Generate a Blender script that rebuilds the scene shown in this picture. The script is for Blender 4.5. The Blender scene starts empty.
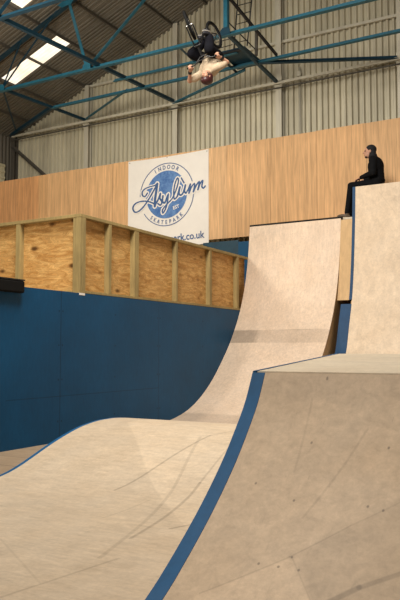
import bpy, bmesh, math, random
from mathutils import Vector, Matrix
random.seed(7)
V = Vector
scn = bpy.context.scene
COL = scn.collection

# ------------------------------------------------------------------ node helpers
class G:
    def __init__(s, name, rough=.6, metal=0., spec=.4):
        s.m = bpy.data.materials.new(name); s.m.use_nodes = True
        s.t = s.m.node_tree; s.b = s.t.nodes['Principled BSDF']
        s.b.inputs['Roughness'].default_value = rough
        s.b.inputs['Metallic'].default_value = metal
        s.b.inputs['Specular IOR Level'].default_value = spec
        s._pos = None
    def n(s, typ, **k):
        x = s.t.nodes.new(typ)
        for a, b in k.items(): setattr(x, a, b)
        return x
    def put(s, sock, v):
        if isinstance(v, bpy.types.NodeSocket): s.t.links.new(v, sock)
        elif v is not None: sock.default_value = v
    def math(s, op, a, b=None, clamp=False):
        x = s.n('ShaderNodeMath', operation=op, use_clamp=clamp)
        s.put(x.inputs[0], a); s.put(x.inputs[1], b); return x.outputs[0]
    def vm(s, op, a, b=None, out=0):
        x = s.n('ShaderNodeVectorMath', operation=op)
        s.put(x.inputs[0], a); s.put(x.inputs[1], b); return x.outputs[out]
    @property
    def pos(s):
        if s._pos is None: s._pos = s.n('ShaderNodeNewGeometry').outputs['Position']
        return s._pos
    def xyz(s, p=None):
        x = s.n('ShaderNodeSeparateXYZ'); s.put(x.inputs[0], p or s.pos); return x.outputs
    def noise(s, scale=(1,1,1), sc=1., detail=4, rough=.6, dist=0.):
        v = s.vm('MULTIPLY', s.pos, scale)
        x = s.n('ShaderNodeTexNoise'); s.put(x.inputs['Vector'], v)
        x.inputs['Scale'].default_value = sc; x.inputs['Detail'].default_value = detail
        x.inputs['Roughness'].default_value = rough; x.inputs['Distortion'].default_value = dist
        return x.outputs['Fac']
    def rng(s, v, a, b, c, d, smooth=False):
        x = s.n('ShaderNodeMapRange'); x.clamp = True
        if smooth: x.interpolation_type = 'SMOOTHSTEP'
        s.put(x.inputs[0], v)
        for i, q in enumerate((a, b, c, d)): x.inputs[i+1].default_value = q
        return x.outputs[0]
    def mix(s, f, a, b, mode='MIX'):
        x = s.n('ShaderNodeMix', data_type='RGBA', blend_type=mode)
        s.put(x.inputs[0], f); s.put(x.inputs[6], a); s.put(x.inputs[7], b); return x.outputs[2]
    def mulv(s, col, f):                     # colour * scalar
        x = s.n('ShaderNodeVectorMath', operation='SCALE'); s.put(x.inputs[0], col); s.put(x.inputs['Scale'], f); return x.outputs[0]
    def seg(s, p, a, b, w, strength, flat=True):
        """1 - strength inside a line a-b of half width w"""
        a = V(a); b = V(b)
        if flat: a.z = 0; b.z = 0
        ab = b - a; L2 = max(ab.length_squared, 1e-9)
        pa = s.vm('SUBTRACT', p, tuple(a))
        if ab.length > 1e-5:
            t = s.math('MULTIPLY', s.vm('DOT_PRODUCT', pa, tuple(ab), out=1), 1/L2, clamp=True)
            x = s.n('ShaderNodeVectorMath', operation='SCALE'); x.inputs[0].default_value = tuple(ab); s.put(x.inputs['Scale'], t)
            pa = s.vm('SUBTRACT', pa, x.outputs[0])
        d = s.vm('LENGTH', pa, out=1)
        return s.rng(d, w*.4, w, 1-strength, 1., True)
    def poly(s, p, pts, mul, soft=.01):
        """mul inside a convex polygon (x,y), counter-clockwise"""
        f = None; n = len(pts)
        for i in range(n):
            a = V((*pts[i], 0)); b = V((*pts[(i+1) % n], 0)); e = (b-a).normalized(); nn = V((-e.y, e.x, 0))
            d = s.vm('DOT_PRODUCT', s.vm('SUBTRACT', p, tuple(a)), tuple(nn), out=1)
            g = s.rng(d, -soft, soft, 0, 1)
            f = g if f is None else s.math('MULTIPLY', f, g)
        return s.rng(f, 0, 1, 1, mul)
    def bump(s, h, strength=.2, dist=.01):
        x = s.n('ShaderNodeBump'); x.inputs['Strength'].default_value = strength; x.inputs['Distance'].default_value = dist
        s.put(x.inputs['Height'], h); s.t.links.new(x.outputs[0], s.b.inputs['Normal'])
    def col(s, c):
        s.put(s.b.inputs['Base Color'], c); return s.m

def c4(r, g, b): return (r, g, b, 1)
def plain(name, c, rough=.6, metal=0., var=.12, sc=8, spec=.4):
    g = G(name, rough, metal, spec)
    f = g.rng(g.noise(sc=sc), .3, .7, 1-var, 1+var)
    return g.col(g.mulv(c4(*c)[:3], f))

def skate_ply(name, base, segs=(), polys=(), flat=True, grain=(1.2, 14, 14), joints=None):
    g = G(name, .5, 0, .3)
    xyz = g.xyz()
    if flat:
        c = g.n('ShaderNodeCombineXYZ'); g.put(c.inputs[0], xyz[0]); g.put(c.inputs[1], xyz[1]); p = c.outputs[0]
    else: p = g.pos
    f = g.rng(g.noise(sc=.9, detail=3), .3, .7, .93, 1.07)
    f = g.math('MULTIPLY', f, g.rng(g.noise(grain, 1.6, 5, .65, .6), .3, .7, .88, 1.1))
    f = g.math('MULTIPLY', f, g.rng(g.noise(sc=26, detail=7, rough=.8), .3, .72, .86, 1.12))
    f = g.math('MULTIPLY', f, g.rng(g.noise((1, 1, 1), 5., 3, .5), .3, .72, .96, 1.04))
    # thin scuffs in two directions
    for sc in ((1.5, 34, 20), (26, 2.2, 9)):
        f = g.math('MULTIPLY', f, g.rng(g.noise(sc, 1.1, 3, .6, 1.2), .66, .76, 1., .86))
    for a, b, w, st in segs: f = g.math('MULTIPLY', f, g.seg(p, a, b, w, st, flat))
    for pts, mul in polys: f = g.math('MULTIPLY', f, g.poly(p, pts, mul))
    tint = g.mix(g.rng(g.noise(sc=2.3, detail=4), .35, .7, 0, .55), c4(*base), c4(base[0]*.94, base[1]*.89, base[2]*.82))
    g.bump(g.noise(sc=40, detail=3), .12, .004)
    return g, tint, f

def finish(g, tint, f): return g.col(g.mulv(tint, f))

# ------------------------------------------------------------------ mesh helpers
class MB:
    def __init__(s): s.v = []; s.f = []
    def add(s, vs, fs):
        o = len(s.v); s.v += [tuple(x) for x in vs]; s.f += [tuple(i+o for i in f) for f in fs]; return s
    def box(s, x0, x1, y0, y1, z0, z1):
        return s.add([(x, y, z) for x in (x0, x1) for y in (y0, y1) for z in (z0, z1)],
              [(0,1,3,2), (4,6,7,5), (0,4,5,1), (2,3,7,6), (0,2,6,4), (1,5,7,3)])
    def beam(s, p, q, w, h, up=(0,0,1)):
        p, q = V(p), V(q); d = (q-p).normalized(); u = V(up)
        if abs(d.dot(u)) > .98: u = V((0,1,0))
        a = d.cross(u).normalized(); b = a.cross(d).normalized()
        vs = [e + a*(i*w/2) + b*(j*h/2) for e in (p, q) for i, j in ((-1,-1), (1,-1), (1,1), (-1,1))]
        return s.add(vs, [(3,2,1,0), (4,5,6,7), (0,1,5,4), (1,2,6,5), (2,3,7,6), (3,0,4,7)])
    def angle(s, p, q, w, t=.012, up=(0,0,1)):          # an L-shaped steel angle
        p, q = V(p), V(q); d = (q-p).normalized(); u = V(up)
        if abs(d.dot(u)) > .98: u = V((0,1,0))
        a = d.cross(u).normalized(); b = a.cross(d).normalized()
        pr = [(-.5,-.5), (.5,-.5), (.5,-.5+t/w), (-.5+t/w,-.5+t/w), (-.5+t/w,.5), (-.5,.5)]
        vs = [e + a*(i*w) + b*(j*w) for e in (p, q) for i, j in pr]
        return s.add(vs, [(5,4,3,2,1,0), (6,7,8,9,10,11)] + [(i, (i+1) % 6, (i+1) % 6+6, i+6) for i in range(6)])
    def tube(s, pts, r, n=10, cap=True, rr=None):
        pts = [V(p) for p in pts]; o = len(s.v); prev = None
        for i, p in enumerate(pts):
            t = (pts[min(i+1, len(pts)-1)] - pts[max(i-1, 0)]).normalized()
            if prev is None:
                u = V((0,0,1)) if abs(t.z) < .9 else V((0,1,0)); a = t.cross(u).normalized()
            else: a = (prev - t*prev.dot(t)).normalized()
            prev = a; b = t.cross(a); R = rr[i] if rr else r
            for k in range(n):
                an = 2*math.pi*k/n; s.v.append(tuple(p + a*(math.cos(an)*R) + b*(math.sin(an)*R)))
        for i in range(len(pts)-1):
            for k in range(n):
                s.f.append((o+i*n+k, o+i*n+(k+1) % n, o+(i+1)*n+(k+1) % n, o+(i+1)*n+k))
        if cap:
            s.f.append(tuple(o+k for k in reversed(range(n)))); s.f.append(tuple(o+(len(pts)-1)*n+k for k in range(n)))
        return s
    def capsule(s, a, b, ra, rb, n=14):
        a, b = V(a), V(b); d = b-a; L = d.length
        t = d/L if L > 1e-6 else V((0,0,1))
        pts = []; rr = []
        for k in range(1, 6):
            an = math.pi/2*(1-k/5); pts.append(a - t*(ra*math.sin(an))); rr.append(max(ra*math.cos(an), 1e-4))
        for k in range(0, 5) if L > 1e-6 else range(1, 5):
            an = math.pi/2*k/5; pts.append(b + t*(rb*math.sin(an))); rr.append(rb*math.cos(an))
        pts.append(b + t*(rb*.999)); rr.append(1e-3)
        # straight ends: keep frame from twisting
        o = len(s.v); u = V((0,0,1)) if abs(t.z) < .9 else V((0,1,0)); A = t.cross(u).normalized(); B = t.cross(A)
        for p, R in zip(pts, rr):
            for k in range(n):
                an = 2*math.pi*k/n; s.v.append(tuple(p + A*(math.cos(an)*R) + B*(math.sin(an)*R)))
        m = len(pts)
        for i in range(m-1):
            for k in range(n): s.f.append((o+i*n+k, o+i*n+(k+1) % n, o+(i+1)*n+(k+1) % n, o+(i+1)*n+k))
        s.f.append(tuple(o+k for k in reversed(range(n)))); s.f.append(tuple(o+(m-1)*n+k for k in range(n)))
        return s
    def ell(s, c, ax, nu=18, nv=12):                      # ax: three axis vectors
        c = V(c); a, b, d = [V(x) for x in ax]; o = len(s.v)
        for j in range(1, nv):
            th = math.pi*j/nv
            for i in range(nu):
                ph = 2*math.pi*i/nu
                s.v.append(tuple(c + a*(math.sin(th)*math.cos(ph)) + b*(math.sin(th)*math.sin(ph)) + d*math.cos(th)))
        s.v.append(tuple(c+d)); s.v.append(tuple(c-d)); T = o+(nv-1)*nu
        for j in range(nv-2):
            for i in range(nu): s.f.append((o+j*nu+i, o+(j+1)*nu+i, o+(j+1)*nu+(i+1) % nu, o+j*nu+(i+1) % nu))
        for i in range(nu):
            s.f.append((T, o+i, o+(i+1) % nu)); s.f.append((T+1, o+(nv-2)*nu+(i+1) % nu, o+(nv-2)*nu+i))
        return s
    def prism_x(s, prof, x0, x1):                          # closed (y,z) polygon extruded along x
        n = len(prof)
        return s.add([(x, y, z) for x in (x0, x1) for y, z in prof],
              [tuple(range(n)), tuple(reversed(range(n, 2*n)))] + [(i, i+n, (i+1) % n+n, (i+1) % n) for i in range(n)])
    def sheet_x(s, prof, x0, x1, t, nx=1):                 # open (y,z) line, thickness t below it
        low = []
        for i, p in enumerate(prof):
            a = V((*prof[max(i-1, 0)], 0)); b = V((*prof[min(i+1, len(prof)-1)], 0)); d = (b-a).normalized()
            low.append((p[0]+d.y*t, p[1]-d.x*t))
        return s.prism_x(list(prof) + low[::-1], x0, x1)
    def torus(s, c, ex, ey, R, r, nu=40, nv=8):
        c, ex, ey = V(c), V(ex), V(ey); ez = ex.cross(ey); o = len(s.v)
        for i in range(nu):
            a = 2*math.pi*i/nu; d = ex*math.cos(a) + ey*math.sin(a)
            for j in range(nv):
                b = 2*math.pi*j/nv; s.v.append(tuple(c + d*(R+r*math.cos(b)) + ez*(r*math.sin(b))))
        for i in range(nu):
            for j in range(nv):
                s.f.append((o+i*nv+j, o+((i+1) % nu)*nv+j, o+((i+1) % nu)*nv+(j+1) % nv, o+i*nv+(j+1) % nv))
        return s

def place(o, parent=None, loc=None):
    """give o its origin at loc (world); parents are unrotated empties"""
    COL.objects.link(o)
    if parent is not None:
        o.parent = parent; pl = parent.get('_wl', (0,0,0)); o.location = V(loc) - V(pl)
    else: o.location = loc
    o['_wl'] = tuple(loc)

def obj(name, mb, mat, parent=None, smooth=False, bevel=0., loc=None, autosm=None):
    me = bpy.data.meshes.new(name)
    vs = mb.v
    if loc is None:
        loc = (sum(v[0] for v in vs)/len(vs), sum(v[1] for v in vs)/len(vs), min(v[2] for v in vs))
    me.from_pydata([(v[0]-loc[0], v[1]-loc[1], v[2]-loc[2]) for v in vs], [], mb.f)
    bm = bmesh.new(); bm.from_mesh(me); bmesh.ops.recalc_face_normals(bm, faces=bm.faces)
    if bevel: bmesh.ops.bevel(bm, geom=[e for e in bm.edges if len(e.link_faces) == 2 and e.calc_face_angle(0) > .5], offset=bevel, segments=2, affect='EDGES', profile=.5)
    bm.to_mesh(me); bm.free()
    if mat: me.materials.append(mat)
    for p in me.polygons: p.use_smooth = bool(smooth)
    if autosm: me.set_sharp_from_angle(angle=autosm)
    o = bpy.data.objects.new(name, me); place(o, parent, loc); return o

def fused(name, mb, mat, parent, voxel=.008, it=3, loc=None):
    """one continuous skin around every solid collected in mb"""
    me = bpy.data.meshes.new(name+'_raw'); me.from_pydata(mb.v, [], mb.f)
    bm = bmesh.new(); bm.from_mesh(me); bmesh.ops.recalc_face_normals(bm, faces=bm.faces); bm.to_mesh(me); bm.free()
    t = bpy.data.objects.new('tmp', me); COL.objects.link(t)
    r = t.modifiers.new('r', 'REMESH'); r.mode = 'VOXEL'; r.voxel_size = voxel; r.use_smooth_shade = True
    s = t.modifiers.new('s', 'SMOOTH'); s.iterations = it; s.factor = .5
    dg = bpy.context.evaluated_depsgraph_get(); dg.update()
    m2 = bpy.data.meshes.new_from_object(t.evaluated_get(dg)); m2.name = name
    bpy.data.objects.remove(t)
    loc = loc or parent['_wl']
    m2.transform(Matrix.Translation(-V(loc)))
    m2.materials.clear(); m2.materials.append(mat)
    for p in m2.polygons: p.use_smooth = True
    o = bpy.data.objects.new(name, m2); place(o, parent, loc); return o

def thing(name, label, cat, loc, group=None):
    o = bpy.data.objects.new(name, None); o.empty_display_size = .2
    place(o, None, loc); return tag(o, label, cat, group)
def tag(o, label, cat, group=None):
    o['label'] = label; o['category'] = cat
    if group: o['group'] = group
    return o
def struct(o): o['kind'] = 'structure'; return o

def spline(pts, n=8):                                      # Catmull-Rom through (y,z)
    out = []
    for i in range(len(pts)-1):
        p0 = V((*pts[max(i-1,0)],0)); p1 = V((*pts[i],0)); p2 = V((*pts[i+1],0)); p3 = V((*pts[min(i+2,len(pts)-1)],0))
        for k in range(n):
            t = k/n
            q = .5*((2*p1) + (p2-p0)*t + (2*p0-5*p1+4*p2-p3)*t*t + (3*p1-p0-3*p2+p3)*t**3)
            out.append((q.x, q.y))
    out.append(tuple(pts[-1])); return out
def offset(prof, t):
    out = []
    for i, p in enumerate(prof):
        a = V((*prof[max(i-1,0)],0)); b = V((*prof[min(i+1,len(prof)-1)],0)); d = (b-a).normalized()
        out.append((p[0]+d.y*t, p[1]-d.x*t))
    return out

# ------------------------------------------------------------------ materials
def m_band():
    g = G('orange_plywood_cladding', .62, 0, .25); X, Y, Z = g.xyz()
    sh = g.math('FLOOR', g.math('DIVIDE', g.math('ADD', X, 40.), 1.22))
    wn = g.n('ShaderNodeTexWhiteNoise', noise_dimensions='1D'); g.put(wn.inputs['W'], sh)
    w = wn.outputs['Value']
    base = g.mix(w, c4(.70, .415, .20), c4(.76, .485, .26))
    left = g.rng(X, -14.75, -14.7, 1, 0)
    base = g.mix(g.math('MULTIPLY', left, .75), base, c4(.68, .34, .15))
    f = g.rng(g.noise((9, 9, .55), 1.5, 5, .6, .8), .3, .7, .76, 1.16)
    f = g.math('MULTIPLY', f, g.rng(g.noise((24, 24, .8), 1.5, 4, .6, .3), .32, .68, .84, 1.1))
    f = g.math('MULTIPLY', f, g.rng(g.noise((1, 1, 1), .8, 3), .3, .7, .93, 1.06))
    fr = g.math('FRACT', g.math('DIVIDE', g.math('ADD', X, 40.), 1.22))
    f = g.math('MULTIPLY', f, g.rng(g.math('ABSOLUTE', g.math('SUBTRACT', fr, .5)), .492, .497, 1, .8))
    return g.col(g.mulv(base, f))

def m_knotty(axis):                                       # softwood plywood of the box; grain runs along axis
    g = G('knotty_softwood_plywood', .6, 0, .25); X, Y, Z = g.xyz()
    sc = (1, 1, 8)
    n = g.noise((1.1, 1.1, 5), 2.2, 4, .6, 1.6)
    rings = g.math('FRACT', g.math('MULTIPLY', n, 9.))
    f = g.rng(g.math('ABSOLUTE', g.math('SUBTRACT', rings, .5)), 0, .5, .76, 1.1)
    v = g.n('ShaderNodeTexVoronoi'); g.put(v.inputs['Vector'], g.vm('MULTIPLY', g.pos, (2.6, 2.6, 5.2))); v.inputs['Scale'].default_value = 1.; v.inputs['Randomness'].default_value = .8
    k = g.rng(v.outputs['Distance'], .07, .24, .34, 1., True)
    f = g.math('MULTIPLY', f, g.rng(g.noise((3, 3, 18), 1.6, 5, .7), .3, .7, .85, 1.12))
    base = g.mix(g.rng(n, .35, .65, 0, 1), c4(.70, .43, .16), c4(.46, .23, .065))
    base = g.mix(g.rng(v.outputs['Distance'], .08, .3, .8, 0, True), base, c4(.30, .13, .035))
    return g.col(g.mulv(base, g.math('MULTIPLY', f, k)))

def m_stud():
    g = G('sawn_timber', .65, 0, .25)
    f = g.rng(g.noise((14, 14, 1.0), 2, 5, .65, .5), .3, .7, .78, 1.15)
    c = g.mix(g.rng(g.noise(sc=1.2), .35, .65, 0, 1), c4(.38, .285, .12), c4(.28, .21, .09))
    return g.col(g.mulv(c, f))

def m_rawply():
    g = G('raw_plywood_side', .6, 0, .25)
    f = g.rng(g.noise((6, 6, 1.5), 2, 5, .65, .5), .3, .7, .85, 1.12)
    return g.col(g.mulv((.60, .40, .205), f))

def m_blue(name, base, rough=.42, segs=(), var=.14):
    g = G(name, rough, 0, .22)
    f = g.rng(g.noise(sc=1.1, detail=4), .3, .7, 1-var, 1+var)
    f = g.math('MULTIPLY', f, g.rng(g.noise((8, 8, 2), 3, 5, .7), .3, .75, .9, 1.14))
    for a, b, w, st in segs: f = g.math('MULTIPLY', f, g.seg(g.pos, a, b, w, st, False))
    g.bump(g.noise(sc=22, detail=4), .1, .004)
    return g.col(g.mulv(base, f))

def m_sheet(name, a, b, rough=.5, stretch=(1.2, 1.2, .25)):
    g = G(name, rough, .15, .4)
    c = g.mix(g.rng(g.noise(stretch, 1.4, 5, .65), .35, .68, 0, 1), c4(*a), c4(*b))
    f = g.rng(g.noise((7, 7, .6), 1.5, 4, .6), .3, .7, .88, 1.08)
    return g.col(g.mulv(c, f))

XW = -6.874
wall_segs = [((XW, 7.97, 0), (XW, 7.97, 2.2), .012, .45), ((XW, 10.6, 0), (XW, 10.6, 2.2), .012, .4), ((XW, 6.9, .66), (XW, 10.6, .66), .01, .35),
             ((XW, 5.5, .66), (XW, 5.5, 2.2), .01, .4)]
for yy in (7.93, 8.01, 9.3, 10.56, 10.64, 12.2):
    for zz in (.3, .9, 1.4, 1.9): wall_segs.append(((XW, yy, zz), (XW, yy, zz), .022, .5))
M = dict(
 band=m_band(), knot=m_knotty(0), stud=m_stud(), ply=m_rawply(),
 wallblue=m_blue('blue_painted_wall', (.0015, .060, .148), .5, wall_segs),
 edge=m_blue('blue_painted_edge', (.008, .082, .205), .5),
 navy=m_blue('navy_painted_edge', (.012, .055, .135), .5),
 cladding=m_sheet('cream_corrugated_steel', (.66, .61, .46), (.48, .44, .33)),
 sidecl=m_sheet('cream_side_cladding', (.84, .76, .54), (.70, .62, .42), stretch=(1, 1, 2)),
 darkcl=m_sheet('dark_corrugated_steel', (.20, .175, .14), (.14, .125, .10)),  # dark brown-grey sheet tone
 roof=m_sheet('brown_grey_roof_sheet', (.20, .18, .145), (.14, .125, .10), stretch=(.5, 2.5, .5)),
 column=m_sheet('cream_painted_steel', (.66, .62, .50), (.56, .52, .42)),
 purlin=plain('dark_purlin_steel', (.085, .075, .06)),
 teal=plain('teal_painted_steel', (.018, .125, .19), .45, .1, .2, 5),
 dteal=plain('shaded_teal_and_dark_steel', (.005, .04, .07), .5, .1, .2, 5),  # teal steel with shade put into its colour; also the dark platform and screen
 black=plain('black_steel', (.012, .012, .014), .5),
 rubber=plain('black_rubber', (.006, .006, .006), .8, spec=.15),
 dark=plain('dark_coping_steel', (.02, .018, .016), .35, .6),
 banner=plain('white_vinyl_banner', (.80, .76, .71), .55, 0, .03, 3),
 ink=None, floor=None, eye=plain('eye', (.05, .04, .035), .3))

def m_ink():
    g = G('faded_blue_ink', .6); f = g.rng(g.noise(sc=9, detail=5, rough=.7), .38, .62, 0, 1)
    return g.col(g.mix(f, c4(.045, .13, .36), c4(.13, .26, .52)))
M['ink'] = m_ink()
M['inkdark'] = plain('dark_blue_ink', (.04, .10, .25), .6)
M['inkgrey'] = plain('grey_blue_ink', (.10, .15, .30), .6)

WOOD = (.56, .455, .335)
g_, t_, f_ = skate_ply('grey_brown_floor_ply', (.34, .25, .165), grain=(1, 20, 20), segs=[((-7, y, 0), (-5, y+.05, 0), .012, .5) for y in (5.6, 6.05, 6.6, 7.2)])
M['floor'] = finish(g_, t_, f_)
# main quarter pipe: sheet joints and a darker replaced strip low on the curve
def m_quarter():
    g, t, f = skate_ply('quarter_pipe_ply', (.76, .60, .46), grain=(14, 14, 1.2), flat=False,
        segs=[((-6.2, 14.4, 4.2), (-6.33, 13.7, 2.0), .018, .22), ((-6.874, 13.55, 1.75), (-4.7, 13.6, 1.75), .012, .25), ((-5.75, 14.2, 3.3), (-5.8, 13.9, 2.3), .03, .08)])
    X, Y, Z = g.xyz()
    band = g.math('MULTIPLY', g.rng(Z, 1.47, 1.49, 0, 1), g.rng(Z, 1.74, 1.76, 1, 0))
    amt = g.rng(X, -6.35, -6.2, .42, .16)
    f = g.math('MULTIPLY', f, g.math('SUBTRACT', 1., g.math('MULTIPLY', band, amt)))
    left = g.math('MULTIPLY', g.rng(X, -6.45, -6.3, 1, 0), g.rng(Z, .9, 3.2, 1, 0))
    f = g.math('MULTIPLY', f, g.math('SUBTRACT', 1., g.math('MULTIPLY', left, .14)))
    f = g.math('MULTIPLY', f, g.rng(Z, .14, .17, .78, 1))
    return finish(g, t, f)
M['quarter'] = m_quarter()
g_, t_, f_ = skate_ply('tall_quarter_pipe_ply', (.70, .56, .41), grain=(5, 5, 3), flat=False,
    segs=[((-4.4, 14.05, 2.2), (-3.4, 14.3, 3.1), .02, .18), ((-4.2, 14.35, 4.0), (-3.3, 14.35, 3.2), .015, .12), ((-3.9, 14.38, 4.6), (-3.2, 14.3, 3.6), .015, .1)])
M['tall'] = finish(g_, t_, f_)
hs = [((-2.82,3.67,0),(-3.63,6.39,0),.022,.16), ((-3.84,5.21,0),(-3.55,6.45,0),.018,.28), ((-3.55,6.45,0),(-3.3,6.8,0),.014,.22),
      ((-2.92,4.15,0),(-3.14,5.52,0),.02,.26), ((-3.14,5.52,0),(-3.2,6.3,0),.015,.2), ((-2.81,4.5,0),(-2.5,5.1,0),.02,.3),
      ((-2.82,3.12,0),(-3.72,3.7,0),.012,.1), ((-2.84,2.83,0),(-2.71,3.73,0),.016,.2),
      ((-3.38,5.09,0),(-3.45,4.49,0),.012,.12)]
g_, t_, f_ = skate_ply('hump_ramp_ply', WOOD, hs, [([(-4.82,6.63), (-3.64,5.48), (-2.64,4.39), (-1.6,4.6), (-1.6,7.4), (-4.82,7.4)], 1.12)], grain=(3, 12, 12))
M['hump'] = finish(g_, t_, f_)
rs = [((x, y, 0), (x, y, 0), .008, .5) for x, y in ((-1.26,3.57), (-1.26,3.33), (-.88,3.33), (-1.25,3.07), (-.91,3.08), (-.84,3.07), (-1.29,2.77), (-1.16,2.82), (-1.11,2.77), (-1.2,2.77), (-1.47,3.13))]
rs += [((-1.48,2.60,0),(-1.17,2.82,0),.005,.16), ((-1.17,2.82,0),(-.96,2.99,0),.005,.16), ((-.96,2.99,0),(-.78,3.11,0),.005,.1), ((-1.16,2.82,0),(-1.02,2.66,0),.004,.1),
       ((-1.0,2.62,0),(-.85,2.74,0),.016,.3), ((-.85,2.74,0),(-.66,2.85,0),.014,.25), ((-1.18,3.0,0),(-1.0,3.4,0),.008,.12), ((-1.3,3.2,0),(-1.32,3.5,0),.008,.1)]
g_, t_, f_ = skate_ply('front_ramp_ply', (.54, .405, .275), rs, [([(-1.48,2.60), (-1.60,2.4), (-1.25,2.2), (-1.02,2.66), (-1.17,2.82)], 1.13), ([(-1.17,2.82), (-1.02,2.66), (-.8,2.3), (-.2,3.0), (-.7,3.2)], .9)], grain=(8, 8, 8))
M['front'] = finish(g_, t_, f_)
g_, t_, f_ = skate_ply('deck_ply', (.66, .57, .44), grain=(1.5, 16, 16))
M['deck'] = finish(g_, t_, f_)

# ------------------------------------------------------------------ the hall
floor = struct(obj('floor', MB().box(-17, 9, -6, 17.1, -.15, 0), M['floor'], loc=(0,0,0)))
EAVE, SL, XL, XR = 8.43, .385, -16.9, -2.0
def rz(x): return EAVE + SL*(x+16.8)
YG = 17.1
# gable wall of corrugated sheet
def corr_line(a, b, pitch, depth):
    out = []; x = a; k = 0
    pat = [(0, 0), (.42, 0), (.56, 1), (.86, 1)]
    while x < b:
        for u, w in pat:
            xx = x + u*pitch
            if xx <= b: out.append((xx, w*depth))
        x += pitch
    return out
def gable():
    mb = MB(); ln = corr_line(-16.95, -1.0, .158, .06); n = len(ln); vs = []
    for x, d in ln:
        top = rz(x)
        vs += [(x, YG-d, 0), (x, YG-d, top), (x, YG+.06, 0), (x, YG+.06, top)]
    fs = []
    for i in range(n-1):
        a = i*4; b = a+4
        fs += [(a, b, b+1, a+1), (a+2, a+3, b+3, b+2), (a+1, b+1, b+3, a+3), (a, a+2, b+2, b)]
    fs += [(0, 1, 3, 2), ((n-1)*4, (n-1)*4+2, (n-1)*4+3, (n-1)*4+1)]
    return mb.add(vs, fs)
struct(obj('wall_back', gable(), M['cladding'], loc=(-9, YG, 0)))
def leftwall():
    mb = MB(); ln = corr_line(-4, 17.05, .158, .06); vs = []
    for y, d in ln: vs += [(XL+d, y, 0), (XL+d, y, EAVE+.02), (XL-.05, y, 0), (XL-.05, y, EAVE+.02)]
    fs = []; n = len(ln)
    for i in range(n-1):
        a = i*4; b = a+4
        fs += [(a, b, b+1, a+1), (a+2, a+3, b+3, b+2), (a+1, b+1, b+3, a+3), (a, a+2, b+2, b)]
    return mb.add(vs, fs)
struct(obj('wall_left', leftwall(), M['darkcl'], loc=(XL, 6, 0)))
# lighter lower lining of the left wall, horizontal ribs
def lining():
    ln = []; z = 0
    while z < 7.3:
        ln += [(z, .10), (z+.09, .10), (z+.115, .13), (z+.175, .13)]; z += .2
    ln.append((7.4, .10)); vs = []; fs = []
    for z, d in ln: vs += [(XL+d, -4, z), (XL+d, 16.6, z), (XL+.05, -4, z), (XL+.05, 16.6, z)]
    n = len(ln)
    for i in range(n-1):
        a = i*4; b = a+4
        fs += [(a, a+1, b+1, b), (a+2, b+2, b+3, a+3), (a+1, a+3, b+3, b+1), (a, b, b+2, a+2)]
    fs += [(0, 2, 3, 1), (n*4-4, n*4-3, n*4-1, n*4-2)]
    return MB().add(vs, fs)
struct(obj('trim_1', lining(), M['sidecl'], loc=(XL, 6, 0)))

# roof: corrugated sheets running up the slope, two translucent rooflights left out
SKY = [(-14.84, -12.75, 14.46, 15.02), (-12.58, -10.5, 12.35, 12.93)]
def roof_mesh():
    mb = MB(); y = -4.; p = .125; d = .02
    def strip(x0, x1, ya, yb, da, db):
        z0, z1 = rz(x0), rz(x1)
        mb.add([(x0, ya, z0-da), (x1, ya, z1-da), (x1, yb, z1-db), (x0, yb, z0-db)], [(0, 1, 2, 3)])
    while y < 17.25:
        for u0, u1, d0, d1 in ((0, .45, 0, 0), (.45, .58, 0, d), (.58, .87, d, d), (.87, 1., d, 0)):
            ya, yb = y+u0*p, y+u1*p; xs = [(-17.0, XR)]
            for sx0, sx1, sy0, sy1 in SKY:
                if sy0 < (ya+yb)/2 < sy1: xs = [(-17.0, sx0), (sx1, XR)]
            for a, b in xs: strip(a, b, ya, yb, d0, d1)
        y += p
    # outer skin and the far slope
    return mb
ro = obj('ceiling', roof_mesh(), M['roof'], loc=(-9, 7, EAVE)); struct(ro)
so = ro.modifiers.new('thick', 'SOLIDIFY'); so.thickness = .02; so.offset = 1
far = MB().add([(XR, -4, rz(XR)), (XR, 17.2, rz(XR)), (9, 17.2, rz(XR)-SL*11), (9, -4, rz(XR)-SL*11), (XR, -4, rz(XR)+.05), (XR, 17.2, rz(XR)+.05), (9, 17.2, rz(XR)-SL*11+.05), (9, -4, rz(XR)-SL*11+.05)],
               [(0,1,2,3), (7,6,5,4), (0,4,5,1), (1,5,6,2), (2,6,7,3), (3,7,4,0)])
struct(obj('ceiling', far, M['roof'], loc=(3, 7, EAVE)))
gsky = G('rooflight_panel', .4)
X_, Y_, Z_ = gsky.xyz()
gsky.put(gsky.b.inputs['Base Color'], c4(.8, .72, .58))
rib = gsky.rng(gsky.math('ABSOLUTE', gsky.math('SUBTRACT', gsky.math('FRACT', gsky.math('DIVIDE', gsky.math('ADD', Y_, 4.), .125)), .5)), 0, .5, .75, 1.1)
gsky.put(gsky.b.inputs['Emission Color'], gsky.mix(gsky.rng(gsky.noise(sc=2.5), .35, .6, 0, 1), c4(1, .82, .60), c4(1, .93, .80)))
gsky.put(gsky.b.inputs['Emission Strength'], gsky.math('MULTIPLY', rib, 1.15))
for i, (x0, x1, y0, y1) in enumerate(SKY):
    mb = MB().add([(x0, y0, rz(x0)-.005), (x1, y0, rz(x1)-.005), (x1, y1, rz(x1)-.005), (x0, y1, rz(x0)-.005), (x0, y0, rz(x0)+.005), (x1, y0, rz(x1)+.005), (x1, y1, rz(x1)+.005), (x0, y1, rz(x0)+.005)],
                  [(0,1,2,3), (7,6,5,4), (0,4,5,1), (1,5,6,2), (2,6,7,3), (3,7,4,0)])
    struct(obj('window_%d' % (i+1), mb, gsky.m, loc=((x0+x1)/2, (y0+y1)/2, rz(x0))))

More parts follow.
